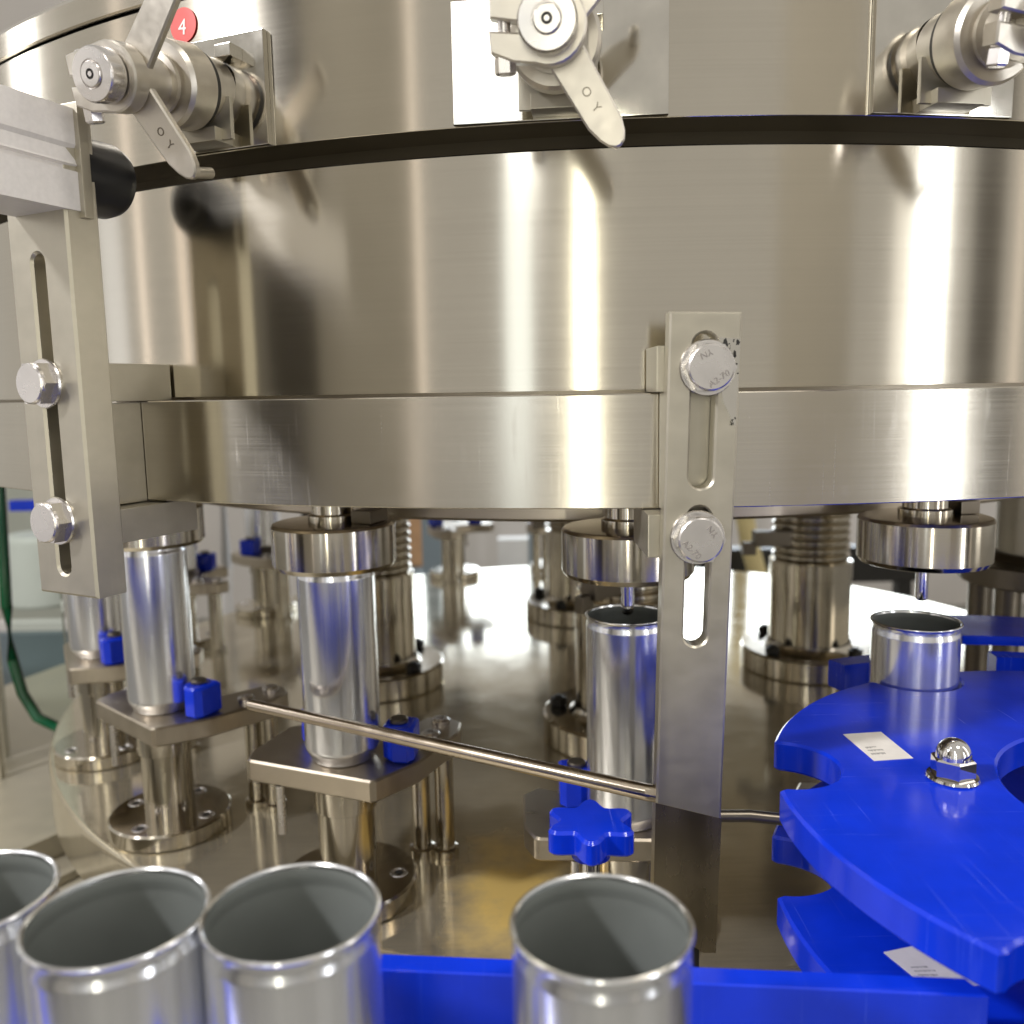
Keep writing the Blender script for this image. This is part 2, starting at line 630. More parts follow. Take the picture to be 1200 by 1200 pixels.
# ================================================================== FILLER TANK AND DRUM
tank = thing('filler_tank', (CX, CY, -0.1), 'large round stainless steel filler tank with a dark groove between its two drums', 'filling tank')
oC = (CX, CY, -0.1)
tc = T(CX, CY, 0)
MB(tc).lathe([(24.2, -0.05), (25.295, -0.05), (25.295, 4.35), (25.26, 4.384), (24.2, 4.384)], 256).build('drum', M['drum'], tank, oC)
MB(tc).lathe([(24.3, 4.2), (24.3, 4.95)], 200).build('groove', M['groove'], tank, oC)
MB(tc).lathe([(24.2, 4.86), (25.49, 4.80), (25.5, 4.81), (25.5, 7.78), (25.44, 7.82)], 256).build('tank_shell', M['drum'], tank, oC)
MB(tc).lathe([(25.30, 7.74), (25.30, 7.95)], 200).build('seam', M['dark_steel'], tank, oC)
MB(tc).lathe([(25.42, 7.89), (25.5, 7.93), (25.5, 8.42), (25.40, 8.56), (25.1, 8.62), (0, 8.7)], 256).build('lid', M['drum'], tank, oC)
MB(tc).lathe([(0, -3.40), (19.9, -3.40), (20.0, -3.32), (20.0, -2.2), (25.0, -2.2), (25.0, -0.02)], 160).build('underside', M['under'], tank, oC)
# red number sticker
th = math.atan2(19.04 - CY, -6.39 - CX)
sm = tc @ RZ(th) @ T(25.515, 0, 7.32) @ RY(PI / 2) @ RZ(PI / 2)
st = MB(sm).lathe([(0, 0), (0.33, 0), (0.33, 0.012), (0, 0.012)], 40).build('number_sticker', M['red'], tank, oC)
lettering('4', 0.42, 0.003, M['whiteink'], 'numeral', st, T(-oC[0], -oC[1], -oC[2]) @ sm @ T(-0.02, -0.05, 0.017) @ RZ(R(-6)))

band = thing('guard_ring', (CX, CY, -2.24), 'broad brushed steel ring running round the bottom of the drum', 'ring')
MB(tc).lathe([(25.45, -2.24), (26.01, -2.24), (26.03, -2.22), (26.03, -0.141), (26.01, -0.121), (25.45, -0.121)], 256, None, True).build('ring_band', M['band'], band, (CX, CY, -2.24))

# ================================================================== VALVES
ZV = 5.98


def make_valve(theta, hw, label):
    base = Matrix.Translation(W(CX + 25.5 * math.cos(theta), CY + 25.5 * math.sin(theta), 0) - Vector((0, 0, ZC)))
    base = Matrix.Translation(W(CX + 25.5 * math.cos(theta), CY + 25.5 * math.sin(theta), ZV)) @ RZ(theta)
    t = thing('valve', None, label, 'valve', mat=base, group='lever valves round the tank')
    tilt = RY(R(11))                     # axis leans down and outward
    AX = tilt @ RY(PI / 2) @ RZ(PI / 2)  # local z -> outward axis, local x -> tangent (right), local y -> up
    # flat square backing plate (x outward)
    MB().box(-0.03, 0.10, -hw, hw, -1.17, 0.95, 0.02).build('mount_plate', M['mirror'], t)
    MB().box(0.34, 0.44, -0.70, 0.70, -1.08, -0.30, 0.02).build('flange_plate', M['flat'], t)
    MB().box(0.10, 0.46, 0.42, 0.80, 0.42, 0.66, 0.02).build('stop_block', M['mirror'], t)
    MB().box(0.10, 0.62, -0.48, 0.46, -1.12, -0.86, 0.02).build('support_block', M['flat'], t)
    MB(AX).lathe([(0.60, 0.1), (0.60, 0.42), (0.66, 0.50), (0.66, 0.66), (0.56, 0.70), (0.56, 0.86), (0, 0.86)], 48).build('neck', M['cast'], t)
    MB(AX).lathe([(0.5, 0.82), (0.74, 0.82), (0.78, 0.87), (0.78, 1.46), (0.72, 1.54), (0.5, 1.55), (0.5, 1.60), (0.55, 1.62), (0.55, 1.70), (0.44, 1.72), (0.42, 2.4), (0, 2.4)], 56).build('body', M['cast'], t)
    MB(AX).lathe([(0.72, 0.70), (0.72, 0.84)], 40).build('groove', M['black'], t)
    # two winged lever
    LV = AX @ T(0, 0, 2.30)
    arm = [(-0.30, 0.38), (0.32, 0.38), (0.33, 1.55), (0.27, 1.80), (0.20, 1.95), (0.12, 2.03), (0.03, 2.05), (-0.06, 2.01), (-0.14, 1.90), (-0.21, 1.70)]
    for ang, sgn in ((R(-57 - 90), 1), (R(43 - 90), -1)):
        pl = [(x * sgn, y) for x, y in arm]
        mb = MB(LV @ RZ(ang))
        mb.prism(pl, -0.07, 0.09, bev=0.03)
        mb.cyl(0.10, -0.50, 0.0, 0.03, 18, T(0.05 * sgn, 1.94, 0))
        a = mb.build('lever', M['cast'], t)
        if sgn == 1:
            for ch, yy, rr in (('O', 1.08, 0), ('Y', 1.36, 0)):
                lettering(ch, 0.20, 0.002, M['dark_steel'], 'letter', a, LV @ RZ(ang) @ T(0.05, yy, 0.095) @ RZ(PI * 0.5 + R(8)))
    MB(LV).lathe([(0.40, -0.1), (0.54, -0.1), (0.54, 0.12), (0.40, 0.12)], 40, None, True).build('lever_hub', M['cast'], t)
    # split clamp collar with jaws to the left and a vertical clamping bolt
    CL = AX @ T(0, 0, 2.40)
    out = [(-0.90, 0.46), (-0.90, 0.12), (-0.40, 0.04), (-0.40, -0.10), (-0.92, -0.05), (-0.90, -0.36), (-0.55, -0.50)]
    out += [(0.58 * math.cos(a), 0.58 * math.sin(a)) for a in [R(-112 + i * 14) for i in range(16)]]
    cl = MB(CL).prism(out, 0, 0.36, bev=0.03).build('clamp', M['cast'], t)
    hb = MB(CL @ T(-0.70, -0.36, 0.17) @ RX(PI / 2))
    hb.prism([(0.17 * math.cos(PI / 3 * i), 0.17 * math.sin(PI / 3 * i)) for i in range(6)], 0.02, 0.30, bev=0.03)
    hb.cyl(0.10, -0.9, 0.02, 0.02, 20)
    hb.build('clamp_bolt', M['bolt'], t)
    CP = AX @ T(0, 0, 2.76)
    cap = MB(CP).lathe([(0.30, 0), (0.42, 0.02), (0.45, 0.06), (0.45, 0.34), (0.42, 0.39), (0.24, 0.395), (0.235, 0.37), (0.22, 0.37), (0.21, 0.41), (0.19, 0.43), (0.085, 0.43), (0.08, 0.30), (0, 0.30)], 56).build('end_cap', M['bolt'], t)
    MB(CP).prism([(0.082 * math.cos(PI / 3 * i), 0.082 * math.sin(PI / 3 * i)) for i in range(6)], 0.36, 0.405, bev=0).build('socket', M['black'], cap)
    MB(CP).prism([(0.045 * math.cos(PI / 3 * i), 0.045 * math.sin(PI / 3 * i)) for i in range(6)], 0.405, 0.434, bev=0).build('socket_pin', M['bolt'], cap)
    return t


make_valve(-1.96, 1.30, 'steel lever valve beside the red number four sticker at upper left')
make_valve(-1.685, 1.95, 'steel lever valve facing the viewer on a wide bright mounting plate, top middle')
make_valve(-1.41, 1.40, 'steel lever valve cut off by the right edge of the view')

# ================================================================== BRACKETS ON THE RING
# right bracket: upright slotted bar
rb = thing('slotted_bracket', (3.3, 15.3, -13.0), 'tall slotted steel bar with two hex bolts standing in front of the ring, middle right', 'bracket')
oR = (3.3, 15.3, -13.0)
RB = T(3.33, 15.3, 1.23) @ RY(R(1.35))
# local: x right, z up, y into the scene
PL = RB @ RX(PI / 2)   # prism plane: x right, y up ; prism z -> toward the camera (-y)
outl = [(-0.62, 0), (0.60, 0), (0.58, -11.63), (0.36, -11.63), (-0.60, -11.0)]
MB(PL).prism(outl, -0.42, 0.0, holes=[slot(0.0, -1.67, 0.42, 2.66), slot(0.0, -4.55, 0.42, 2.50)], bev=0.035).build('bar', M['flat'], rb, oR)
hexbolt(rb, T(-oR[0], -oR[1], -oR[2]) @ PL @ T(0.04, -0.93, 0.0), 0.44, 0.30, [('YN', R(205), 0.55), ('A2-70', R(35), 0.52)])
hexbolt(rb, T(-oR[0], -oR[1], -oR[2]) @ PL @ T(-0.03, -3.84, 0.0), 0.44, 0.30, [('YN', R(130), 0.55), ('A2-70', R(-45), 0.52)])
mb = MB()
mb.box(2.56, 3.95, 15.74, 16.95, -0.10, 0.70, 0.03)
mb.box(2.70, 3.90, 15.74, 16.26, -2.2, -0.10, 0.02)
mb.box(2.42, 3.72, 15.74, 17.6, -3.05, -2.26, 0.03)
mb.build('clamp_block', M['flat'], rb, oR)
MB().box(2.75, 3.35, 15.35, 15.85, -13.0, -10.0, 0.03).build('foot', M['black'], rb, oR)
MB(PL).prism([(-0.615, -8.72), (0.592, -9.02), (0.584, -11.66), (0.36, -11.66), (-0.602, -11.03)], 0.003, 0.012, bev=0).build('lower_sheet', M['dark_brown'], rb, oR)  # thin dark brown sheet over the lower end of the bar
# worn adhesive residue right of the upper bolt
MB(RB).prism([(0.22, -0.42), (0.585, -0.44), (0.565, -1.92), (0.50, -1.86), (0.42, -1.66), (0.33, -1.50), (0.27, -1.20)], 0.001, 0.004, bev=0, m=RX(PI / 2)).build('tape_remains', M['mirror'], rb, oR)
mb = MB(RB)
RES = [(0.33, -0.55, 0.10, 0.26), (0.545, -0.50, 0.06, 0.10), (0.50, -0.70, 0.06, 0.14)]
RES += [(random.uniform(0.30, 0.57), random.uniform(-1.05, -0.46), random.uniform(.012, .04), random.uniform(.015, .06)) for _ in range(26)]
RES += [(random.uniform(0.46, 0.56), random.uniform(-1.9, -1.74), random.uniform(.01, .035), random.uniform(.015, .05)) for _ in range(12)]
for (x, z, w, h) in RES:
    n = 9
    pts = [(x + w / 2 * math.cos(2 * PI * i / n) * random.uniform(.6, 1.25), -z + 0, 0) for i in range(n)]
    pl = [(x + w / 2 * math.cos(2 * PI * i / n) * random.uniform(.6, 1.2), z + h / 2 * math.sin(2 * PI * i / n) * random.uniform(.6, 1.2)) for i in range(n)]
    mb.prism(pl, 0.004, 0.008, bev=0, m=RX(PI / 2))
tag(mb.build('residue', M['black'], rb, oR), kind='stuff')

# left bracket
thb = -2.056
er = Vector((math.cos(thb), math.sin(thb), 0))
FRx, FRy = -8.10, 17.0
lb = thing('slotted_bracket', (FRx, FRy, -3.9), 'thick slotted steel bar with two hex bolts at the left, below the pale profile', 'bracket')
oL = (FRx, FRy, -3.9)
# plane: x along tangent (to the right), y up, z outward
LPL = T(FRx, FRy, 0) @ RZ(thb + PI / 2) @ RX(PI / 2)
MB(LPL).prism([(-1.74, 5.2), (0, 5.2), (0, -3.92), (-1.74, -3.92)], -0.72, 0.0, holes=[slot(-0.92, -0.40, 0.36, 6.2)], bev=0.05).build('bar', M['flat'], lb, oL)
hexbolt(lb, T(-oL[0], -oL[1], -oL[2]) @ LPL @ T(-0.97, 0.26, 0), 0.44, 0.32)
hexbolt(lb, T(-oL[0], -oL[1], -oL[2]) @ LPL @ T(-0.93, -2.42, 0), 0.44, 0.32)
mb = MB(LPL)
mb.box(-1.60, -0.78, -2.25, -0.15, -2.00, -0.74, 0.03)
mb.box(-1.60, -0.62, -0.11, 0.66, -2.70, -0.74, 0.03)
mb.box(-1.60, -0.30, -2.98, -2.28, -2.90, -0.74, 0.03)
mb.build('clamp_block', M['flat'], lb, oL)

# pale aluminium profile, its steel end plate and the rubber stop
ax = Vector((0.39, 0.92, 0)).normalized()
pang = math.atan2(ax.y, ax.x)
PF = T(-7.93, 17.25, 0) @ RZ(pang)            # local x runs inward along the profile, y to its left
pf = thing('aluminium_profile', (-7.93, 17.25, 3.35), 'pale ribbed aluminium profile with steel end plate reaching in from the left edge', 'profile')
oP = (-7.93, 17.25, 3.35)
prof = [(0.0, 3.42), (0.0, 4.12), (0.07, 4.12), (0.07, 4.20), (0.0, 4.24), (0.03, 4.28), (0.05, 4.52), (0.0, 4.60), (0.0, 5.24), (1.5, 5.24), (1.5, 3.42)]
Mp = Matrix(((0, 0, 1, 0), (1, 0, 0, 0), (0, 1, 0, 0), (0, 0, 0, 1)))   # prism (x,y,z)->(y,z,x)
MB(PF @ Mp).prism(prof, -9.0, 0.0, bev=0.0).build('profile', M['alu'], pf, oP)
MB(PF).box(0.0, 0.22, -0.10, 1.5, 3.30, 5.36, 0.03).build('end_plate', M['flat'], pf, oP)
SR = PF @ T(0.22, 0.66, 4.26) @ RY(PI / 2)
MB(SR).lathe([(0, 0), (0.66, 0), (0.70, 0.05), (0.73, 1.00), (0.66, 1.20), (0.46, 1.30), (0.30, 1.27), (0.24, 1.1), (0, 1.1)], 48).build('rubber_stop', M['rubber'], pf, oP)

# ================================================================== FILLING HEADS
RS = 21.8568
PH0, DPH = -2.3034, 0.3386


def phi(k):
    return PH0 + DPH * (k - 1)


def spos(k, z, dr=0.0):
    return (CX + (RS + dr) * math.cos(phi(k)), CY + (RS + dr) * math.sin(phi(k)), z)


def make_head():
    t = thing('filling_head', spos(2, -4.35), '', 'filling head', rz=phi(2), group='filling heads under the ring')
    o = (0, 0, 0)
    MB().lathe([(0.9, 0.0), (1.42, 0.0), (1.46, 0.015), (1.54, 0.13), (1.54, 1.06), (1.50, 1.12), (1.44, 1.14), (0.62, 1.16)], 72).build('bell', M['turned'], t)
    MB().lathe([(0.9, 0.0), (0.9, 0.35), (0, 0.35)], 40).build('seal', M['rubber'], t)
    MB().lathe([(0.62, 1.15), (0.62, 1.32), (0.52, 1.36), (0.52, 2.6)], 40).build('stem', M['turned'], t)
    MB().lathe([(0.15, 0.3), (0.15, -0.90), (0.10, -0.96), (0, -0.96)], 20).build('nozzle', M['chrome'], t)
    MB().box(-0.5, 0.35, 0.75, 1.3, 1.155, 1.48, 0.04).build('valve_block', M['dark_steel'], t)
    return t


HL = {2: 'steel filling head capping the can second from the left, above the thin rod',
      1: 'steel filling head half hidden behind the left slotted bracket',
      3: 'steel filling head with its nozzle just above the can behind the slotted bar',
      4: 'steel filling head with bare nozzle above the open can on the blue wheel',
      0: 'filling head behind the left slotted bracket, over the leftmost held can',
      -1: 'filling head far left in the back row of the carousel',
      -2: 'far filling head seen left of the front steel bell, above a blue block',
      -3: 'far filling head directly behind the left edge of the front bell',
      -5: 'small far filling head in the bright gap under the middle of the ring',
      -6: 'small far filling head just behind the central support column',
      -4: 'small far filling head hidden behind the front bell'}
head = make_head()
head['label'] = HL[2]
for k in (1, 3, 4, 0, -1, -2, -3, -4, -5, -6):
    c = copy_tree(head)
    c.location = W(*spos(k, -4.35))
    c.rotation_euler = (0, 0, phi(k))
    c['label'] = HL[k]


# ================================================================== CANS
def make_can(label, group, fill=None):
    t = thing('can', (0, 0, 0), label, 'can', group=group)
    H = 5.09
    MB().lathe([(0, 0.30), (0.55, 0.28), (0.72, 0.02), (0.76, 0.0), (0.80, 0.02), (0.86, 0.14), (0.95, 0.30), (0.975, 0.42), (0.975, H - 0.30), (0.970, H - 0.26), (0.952, H - 0.19), (0.946, H - 0.13), (0.950, H - 0.08)], 96).build('body', M['can'], t)
    MB().lathe([(0.950, H - 0.08), (0.97, H - 0.05), (0.993, H - 0.045), (1.0, H - 0.025), (0.992, H - 0.006), (0.965, H), (0.940, H - 0.02), (0.932, H - 0.06)], 96).build('flange', M['rim'], t)
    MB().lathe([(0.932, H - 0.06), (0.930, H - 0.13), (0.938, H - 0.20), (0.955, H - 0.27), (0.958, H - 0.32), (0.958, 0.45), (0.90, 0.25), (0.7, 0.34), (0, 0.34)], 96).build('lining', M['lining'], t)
    return t


can = make_can('empty can standing alone in the middle front, under the blue star knob', 'open cans on the front conveyor')
ZF = -5.738 - 5.09
can.location = W(0.89, 8.98, ZF)
for (x, y, lab) in ((-2.556, 9.338, 'open empty can third from the left edge, right one of the touching pair'),
                    (-4.50, 9.30, 'open empty can second from the left edge, left one of the touching pair'),
                    (-6.50, 9.78, 'open empty can cut off by the left edge of the view')):
    c = copy_tree(can)
    c.location = W(x, y, ZF)
    c.rotation_euler = (0, 0, random.uniform(0, 6))
    c['label'] = lab
CL_ = {2: 'bright can held under the front bell head, crossed by the thin rod',
       1: 'bright can on a pedestal just right of the left slotted bracket',
       3: 'open topped can behind the slotted bar, its rim just below a nozzle',
       0: 'can low behind the left bracket, leftmost on the carousel',
       -1: 'can hidden behind the left bracket in the back row',
       -2: 'can behind the front left can, in the back row',
       -3: 'far can beside a small blue block, left of the front bell'}
for k in (2, 1, 3, 0, -1, -2, -3):
    c = copy_tree(can)
    z = -9.38 if k != 3 else -10.38
    c.location = W(*spos(k, z))
    c.rotation_euler = (0, 0, phi(k) + random.uniform(0, 1))
    c['label'] = CL_[k]
    c['group'] = 'cans on the carousel'
c = copy_tree(can)
c.location = W(9.395, 20.30, -5.51 - 5.09)
c['label'] = 'open can standing in a pocket at the back of the blue star wheel'
del c['group']


# ================================================================== LIFT PEDESTALS
def make_pedestal(zp, label):
    """local frame: x outward, y along the ring, origin on the turntable"""
    t = thing('lift_pedestal', (0, 0, 0), label, 'pedestal', group='lift pedestals on the turntable')
    h = zp + 13.2
    MB().lathe([(0, 0.004), (1.74, 0.004), (1.80, 0.05), (1.80, 0.46), (1.74, 0.52), (0, 0.52)], 72).build('base_disc', M['turned'], t)
    for a in (0.4, 1.97, 3.54, 5.11):
        b = MB(T(1.32 * math.cos(a), 1.32 * math.sin(a), 0.52)).lathe([(0.24, 0.003), (0.23, 0.02), (0.18, 0.02), (0.17, 0.004), (0, 0.004)], 24).build('base_screw', M['bolt'], t)
        MB(T(1.32 * math.cos(a), 1.32 * math.sin(a), 0.52)).lathe([(0.11, 0.012), (0, 0.012)], 12).build('socket', M['black'], b)
    MB().lathe([(0.74, 0.5), (0.74, h - 0.95), (0.70, h - 0.90), (0.70, h - 0.62)], 48).build('column', M['turned'], t)
    MB().lathe([(0.79, h - 1.35), (0.82, h - 1.33), (0.82, h - 0.60), (0.79, h - 0.58)], 48).build('collar', M['turned'], t)
    pl = [(1.05, -2.25), (1.12, -2.1), (1.12, 1.45), (1.02, 1.58), (-0.3, 2.05), (-2.4, 2.15), (-3.2, 1.85), (-3.45, 1.3), (-3.2, 0.75), (-1.5, 0.45), (-1.2, -0.2), (-1.3, -1.5), (-1.6, -2.2), (-1.2, -2.6), (0.5, -2.5)]
    MB().prism(pl, h - 0.58, h - 0.004, bev=0.05).build('plate', M['plate'], t)
    for s_ in (-1, 1):
        sx, sy = (-0.45, 1.42) if s_ > 0 else (-0.85, -1.22)
        mb = MB(T(sx, sy, h) @ RZ(0.3 * s_ + (0 if s_ > 0 else 0.35)))
        mb.prism([(x, y * s_) for x, y in ((-0.52, -0.22), (-0.2, -0.40), (0.22, -0.38), (0.5, -0.08), (0.52, 0.28), (0.34, 0.44), (-0.42, 0.44))], 0.0, 0.92, bev=0.07)
        mb.build('can_stop', M['blue'], t)
        MB(T(sx, sy, h + 0.95)).cyl(0.24, -0.03, 0.10, 0.03, 20).build('stop_screw', M['dark_steel'], t)
    for (x, y) in ((-2.9, 1.35), (-1.9, 1.55)):
        MB(T(x, y, h)).lathe([(0.26, 0), (0.26, 0.10), (0.2, 0.16), (0.1, 0.16), (0.1, 0.05), (0, 0.05)], 20).build('plate_screw', M['bolt'], t)
    for (x, y) in ((-2.5, -0.15 + 1.0), (-2.7, 1.5)):
        MB(T(x, y, 0)).lathe([(0.38, 0.004), (0.38, 0.20), (0.27, 0.24), (0.27, h - 0.58)], 24).build('guide_rod', M['turned'], t)
    MB(T(1.0, -1.3, 0)).lathe([(0.11, h - 1.9), (0.11, h - 0.58)], 16).build('pin', M['bolt'], t)
    return t


PLB = {2: 'lift pedestal with blue stops carrying the can crossed by the thin rod',
       1: 'lift pedestal with round base, nearest the left rim of the turntable',
       3: 'lowered lift pedestal under the can behind the slotted bar',
       4: 'lift pedestal under the blue star wheel, mostly hidden',
       0: 'lift pedestal behind the leftmost round base, at the turntable rim',
       -1: 'back row lift pedestal hidden at the far left',
       -2: 'back row lift pedestal with blue stop, right of the front left can',
       -3: 'back row lift pedestal with small blue stop, left of the front bell',
       -4: 'back row lift pedestal behind the front bell can',
       -5: 'small far lift pedestal in the bright gap under the ring',
       -6: 'small far lift pedestal behind the central support column'}
pA = make_pedestal(-9.38, PLB[2])
pB = make_pedestal(-10.38, PLB[3])
for k in (2, 1, 0, -1, -2, -3, -4, -5, -6, 3, 4):
    src = pB if k in (3, 4) else pA
    c = src if k in (2, 3) else copy_tree(src)
    c.location = W(*spos(k, -13.2))
    c.rotation_euler = (0, 0, phi(k))
    c['label'] = PLB[k]

# ================================================================== TURNTABLE AND COLUMNS
tt = thing('turntable', (CX, CY, -16.5), 'wide round brushed steel turntable under the filling heads', 'turntable')
oT = (CX, CY, -16.5)
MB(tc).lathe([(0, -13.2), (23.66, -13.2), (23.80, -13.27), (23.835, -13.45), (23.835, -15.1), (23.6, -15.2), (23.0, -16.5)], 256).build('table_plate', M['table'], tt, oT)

cols = [(-0.14, 'thick steel column with threaded top, right of the slotted bar'),
        (3.40, 'thick steel support column behind the can crossed by the thin rod'),
        (1.58, 'steel support column standing in the middle at the back'),
        (4.74, 'support column hidden behind the can at the slotted bar')]
sc0 = None
for i, (a, lab) in enumerate(cols):
    rr = (10.1, 10.6, 8.7, 9.6)[i]
    loc = (CX + rr * math.cos(a), CY + rr * math.sin(a), -13.2)
    if sc0 is None:
        sc0 = thing('support_column', loc, lab, 'column', group='columns between turntable and drum')
        MB().lathe([(0, 0.004), (3.0, 0.004), (3.1, 0.08), (3.1, 0.92), (3.0, 1.0), (2.1, 1.0), (1.95, 1.15), (1.9, 1.3)], 80).build('base', M['turned'], sc0)
        MB().lathe([(1.83, 1.2), (1.83, 4.3), (1.86, 4.32), (1.86, 5.1), (1.6, 5.15)], 64).build('shaft', M['turned'], sc0)
        prof = [(1.55, 5.0)]
        for q in range(12):
            prof += [(1.66, 5.2 + q * 0.36), (1.75, 5.32 + q * 0.36), (1.75, 5.42 + q * 0.36), (1.66, 5.54 + q * 0.36)]
        prof += [(1.55, 10.4)]
        MB().lathe(prof, 56).build('thread', M['turned'], sc0)
        for q in range(4):
            b = q * PI / 2 + 0.6
            mb = MB(T(2.55 * math.cos(b), 2.55 * math.sin(b), 1.0))
            mb.prism([(0.34 * math.cos(PI / 3 * i_), 0.34 * math.sin(PI / 3 * i_)) for i_ in range(6)], 0.0, 0.34, bev=0.05)
            mb.cyl(0.16, 0.3, 0.42, 0.03, 16)
            mb.build('base_bolt', M['black'], sc0)
        mb = MB(T(-2.0, -0.8, 5.9))
        mb.box(-0.9, 0.9, -0.35, 0.35, 0.0, 0.7, 0.05)
        mb.box(-1.4, -0.8, -0.2, 0.2, -0.4, 0.2, 0.05)
        mb.build('sensor_lug', M['dark_steel'], sc0)
    else:
        c = copy_tree(sc0)
        c.location = W(*loc)
        c.rotation_euler = (0, 0, 0.25 * i)
        c['label'] = lab

# steel spindle with dark flange at the right edge
sp = thing('spindle', (18.6, 31.0, -13.2), 'grey steel cylinder on a dark flange, at the right edge behind the wheel', 'spindle')
MB().lathe([(1.4, 7.1), (1.4, 10.6)], 48).build('cylinder', M['flat'], sp)
MB().lathe([(0, 6.15), (2.5, 6.15), (2.55, 6.2), (2.55, 6.85), (2.5, 6.9), (1.7, 6.95), (1.5, 7.2)], 56).build('flange', M['dark_steel'], sp)
for q in range(4):
    b = q * PI / 2 + 0.6
    MB(T(2.0 * math.cos(b), 2.0 * math.sin(b), 0)).lathe([(0.42, 0.004), (0.42, 6.2)], 24).build('leg', M['dark_steel'], sp)

# ================================================================== STAR WHEEL
SX, SY = 11.208, 14.024
sw = thing('transfer_turret', (SX, SY, -13.0), 'large glossy blue plastic star wheel with can pockets, lower right', 'turret')
oS = (SX, SY, -13.0)
RW = 6.70


def star_outline(n=6, first=R(106.1), pc=6.53, pr=1.025):
    pts = []
    # angular half width where the pocket circle meets the rim
    ca = (RW * RW + pc * pc - pr * pr) / (2 * RW * pc)
    hw_ = math.acos(ca)
    for i in range(n):
        a = first + i * 2 * PI / n
        c = Vector((pc * math.cos(a), pc * math.sin(a)))
        # pocket arc from rim (a-hw) through the inside to rim (a+hw)
        p0 = Vector((RW * math.cos(a - hw_), RW * math.sin(a - hw_))) - c
        p1 = Vector((RW * math.cos(a + hw_), RW * math.sin(a + hw_))) - c
        b0 = math.atan2(p0.y, p0.x)
        b1 = math.atan2(p1.y, p1.x)
        while b1 > b0:
            b1 -= 2 * PI
        # small rounding of the tips by skipping the exact corner
        for j in range(0, 25):
            b = b0 + (b1 - b0) * (0.035 + 0.93 * j / 24)
            pts.append((c.x + pr * math.cos(b), c.y + pr * math.sin(b)))
        a0 = a + hw_ + 0.012
        a2 = a + 2 * PI / n - hw_ - 0.012
        for j in range(0, 17):
            b = a0 + (a2 - a0) * j / 16
            pts.append((RW * math.cos(b), RW * math.sin(b)))
    return pts


so = star_outline()
TS = T(SX, SY, 0)
up = MB(TS).prism(so, -7.50, -6.90, holes=[circle(0, 0, 2.84, 64)], bev=0.05).build('upper_plate', M['blue'], sw, oS)
lo = MB(TS).prism(so, -9.45, -8.87, holes=[circle(0, 0, 2.0, 48)], bev=0.05).build('lower_plate', M['blue'], sw, oS)
MB(TS).lathe([(2.2, -13.0), (2.2, -9.44), (2.6, -9.4), (2.6, -8.9), (1.9, -8.86), (1.9, -8.2), (0, -8.2)], 64).build('hub', M['black'], sw, oS)
for a in (R(167), R(287), R(47)):
    x, y = 3.66 * math.cos(a), 3.66 * math.sin(a)
    MB(TS @ T(x, y, 0)).lathe([(0.45, -8.9), (0.45, -7.5)], 24).build('spacer', M['turned'], sw, oS)
    base_m = TS @ T(x, y, -6.9)
    nut = MB(base_m).prism([(0.37 * math.cos(PI / 3 * i + .35), 0.37 * math.sin(PI / 3 * i + .35)) for i in range(6)], 0.07, 0.40, bev=0.03).build('acorn_nut', M['chrome'], sw, oS)
    MB(base_m).lathe([(0.30, 0.38)] + [(0.295 * math.cos(q * PI / 16), 0.44 + 0.30 * math.sin(q * PI / 16)) for q in range(9)], 32).build('dome', M['chrome'], nut, oS)
    MB(base_m).lathe([(0, 0.003), (0.42, 0.003), (0.44, 0.03), (0.42, 0.07), (0, 0.07)], 40).build('washer', M['chrome'], nut, oS)


def label_on(plate, pts, z):
    o = MB().prism(pts, z + 0.003, z + 0.012, bev=0).build('label', M['white'], plate, oS)
    a, b, c_, d_ = [Vector(p) for p in pts]
    mb = MB()
    def pt(u, w):
        return (a + (b - a) * u) * (1 - w) + (d_ + (c_ - d_) * u) * w
    for v, u0, u1 in ((0.52, 0.16, 0.44), (0.63, 0.14, 0.50), (0.75, 0.12, 0.46)):
        u = u0
        while u < u1:
            w = random.uniform(0.012, 0.032)
            h = random.uniform(0.03, 0.065)
            q = [pt(u, v), pt(u + w, v), pt(u + w * random.uniform(.5, 1), v + h), pt(u, v + h)]
            mb.prism([(p.x, p.y) for p in q], z + 0.0125, z + 0.0135, bev=0)
            u += w + random.uniform(0.008, 0.02)
    tag(mb.build('print', M['ink'], o, oS), kind='stuff')
    return o


label_on(up, [(6.48, 16.9), (7.27, 16.99), (7.34, 15.71), (6.58, 15.62)], -6.9)
label_on(lo, [(5.71, 12.92), (6.42, 13.11), (6.85, 12.10), (5.96, 12.20)], -8.87)

# guide behind the star wheel
gd = thing('outer_guide', (SX, SY, -7.9), 'blue curved guide plate behind the can on the star wheel', 'guide')
for a0, a1 in ((R(97), R(111)), (R(60), R(82))):
    MB(TS).ring(8.15, 8.75, -7.72, -7.02, 0.05, 24, None, a0, a1).build('guide_plate', M['blue'], gd, (SX, SY, -7.9))
MB(TS).ring(9.2, 11.5, -7.0, -6.75, 0.05, 24, None, R(40), R(85)).build('cover_plate', M['blue'], gd, (SX, SY, -7.9))

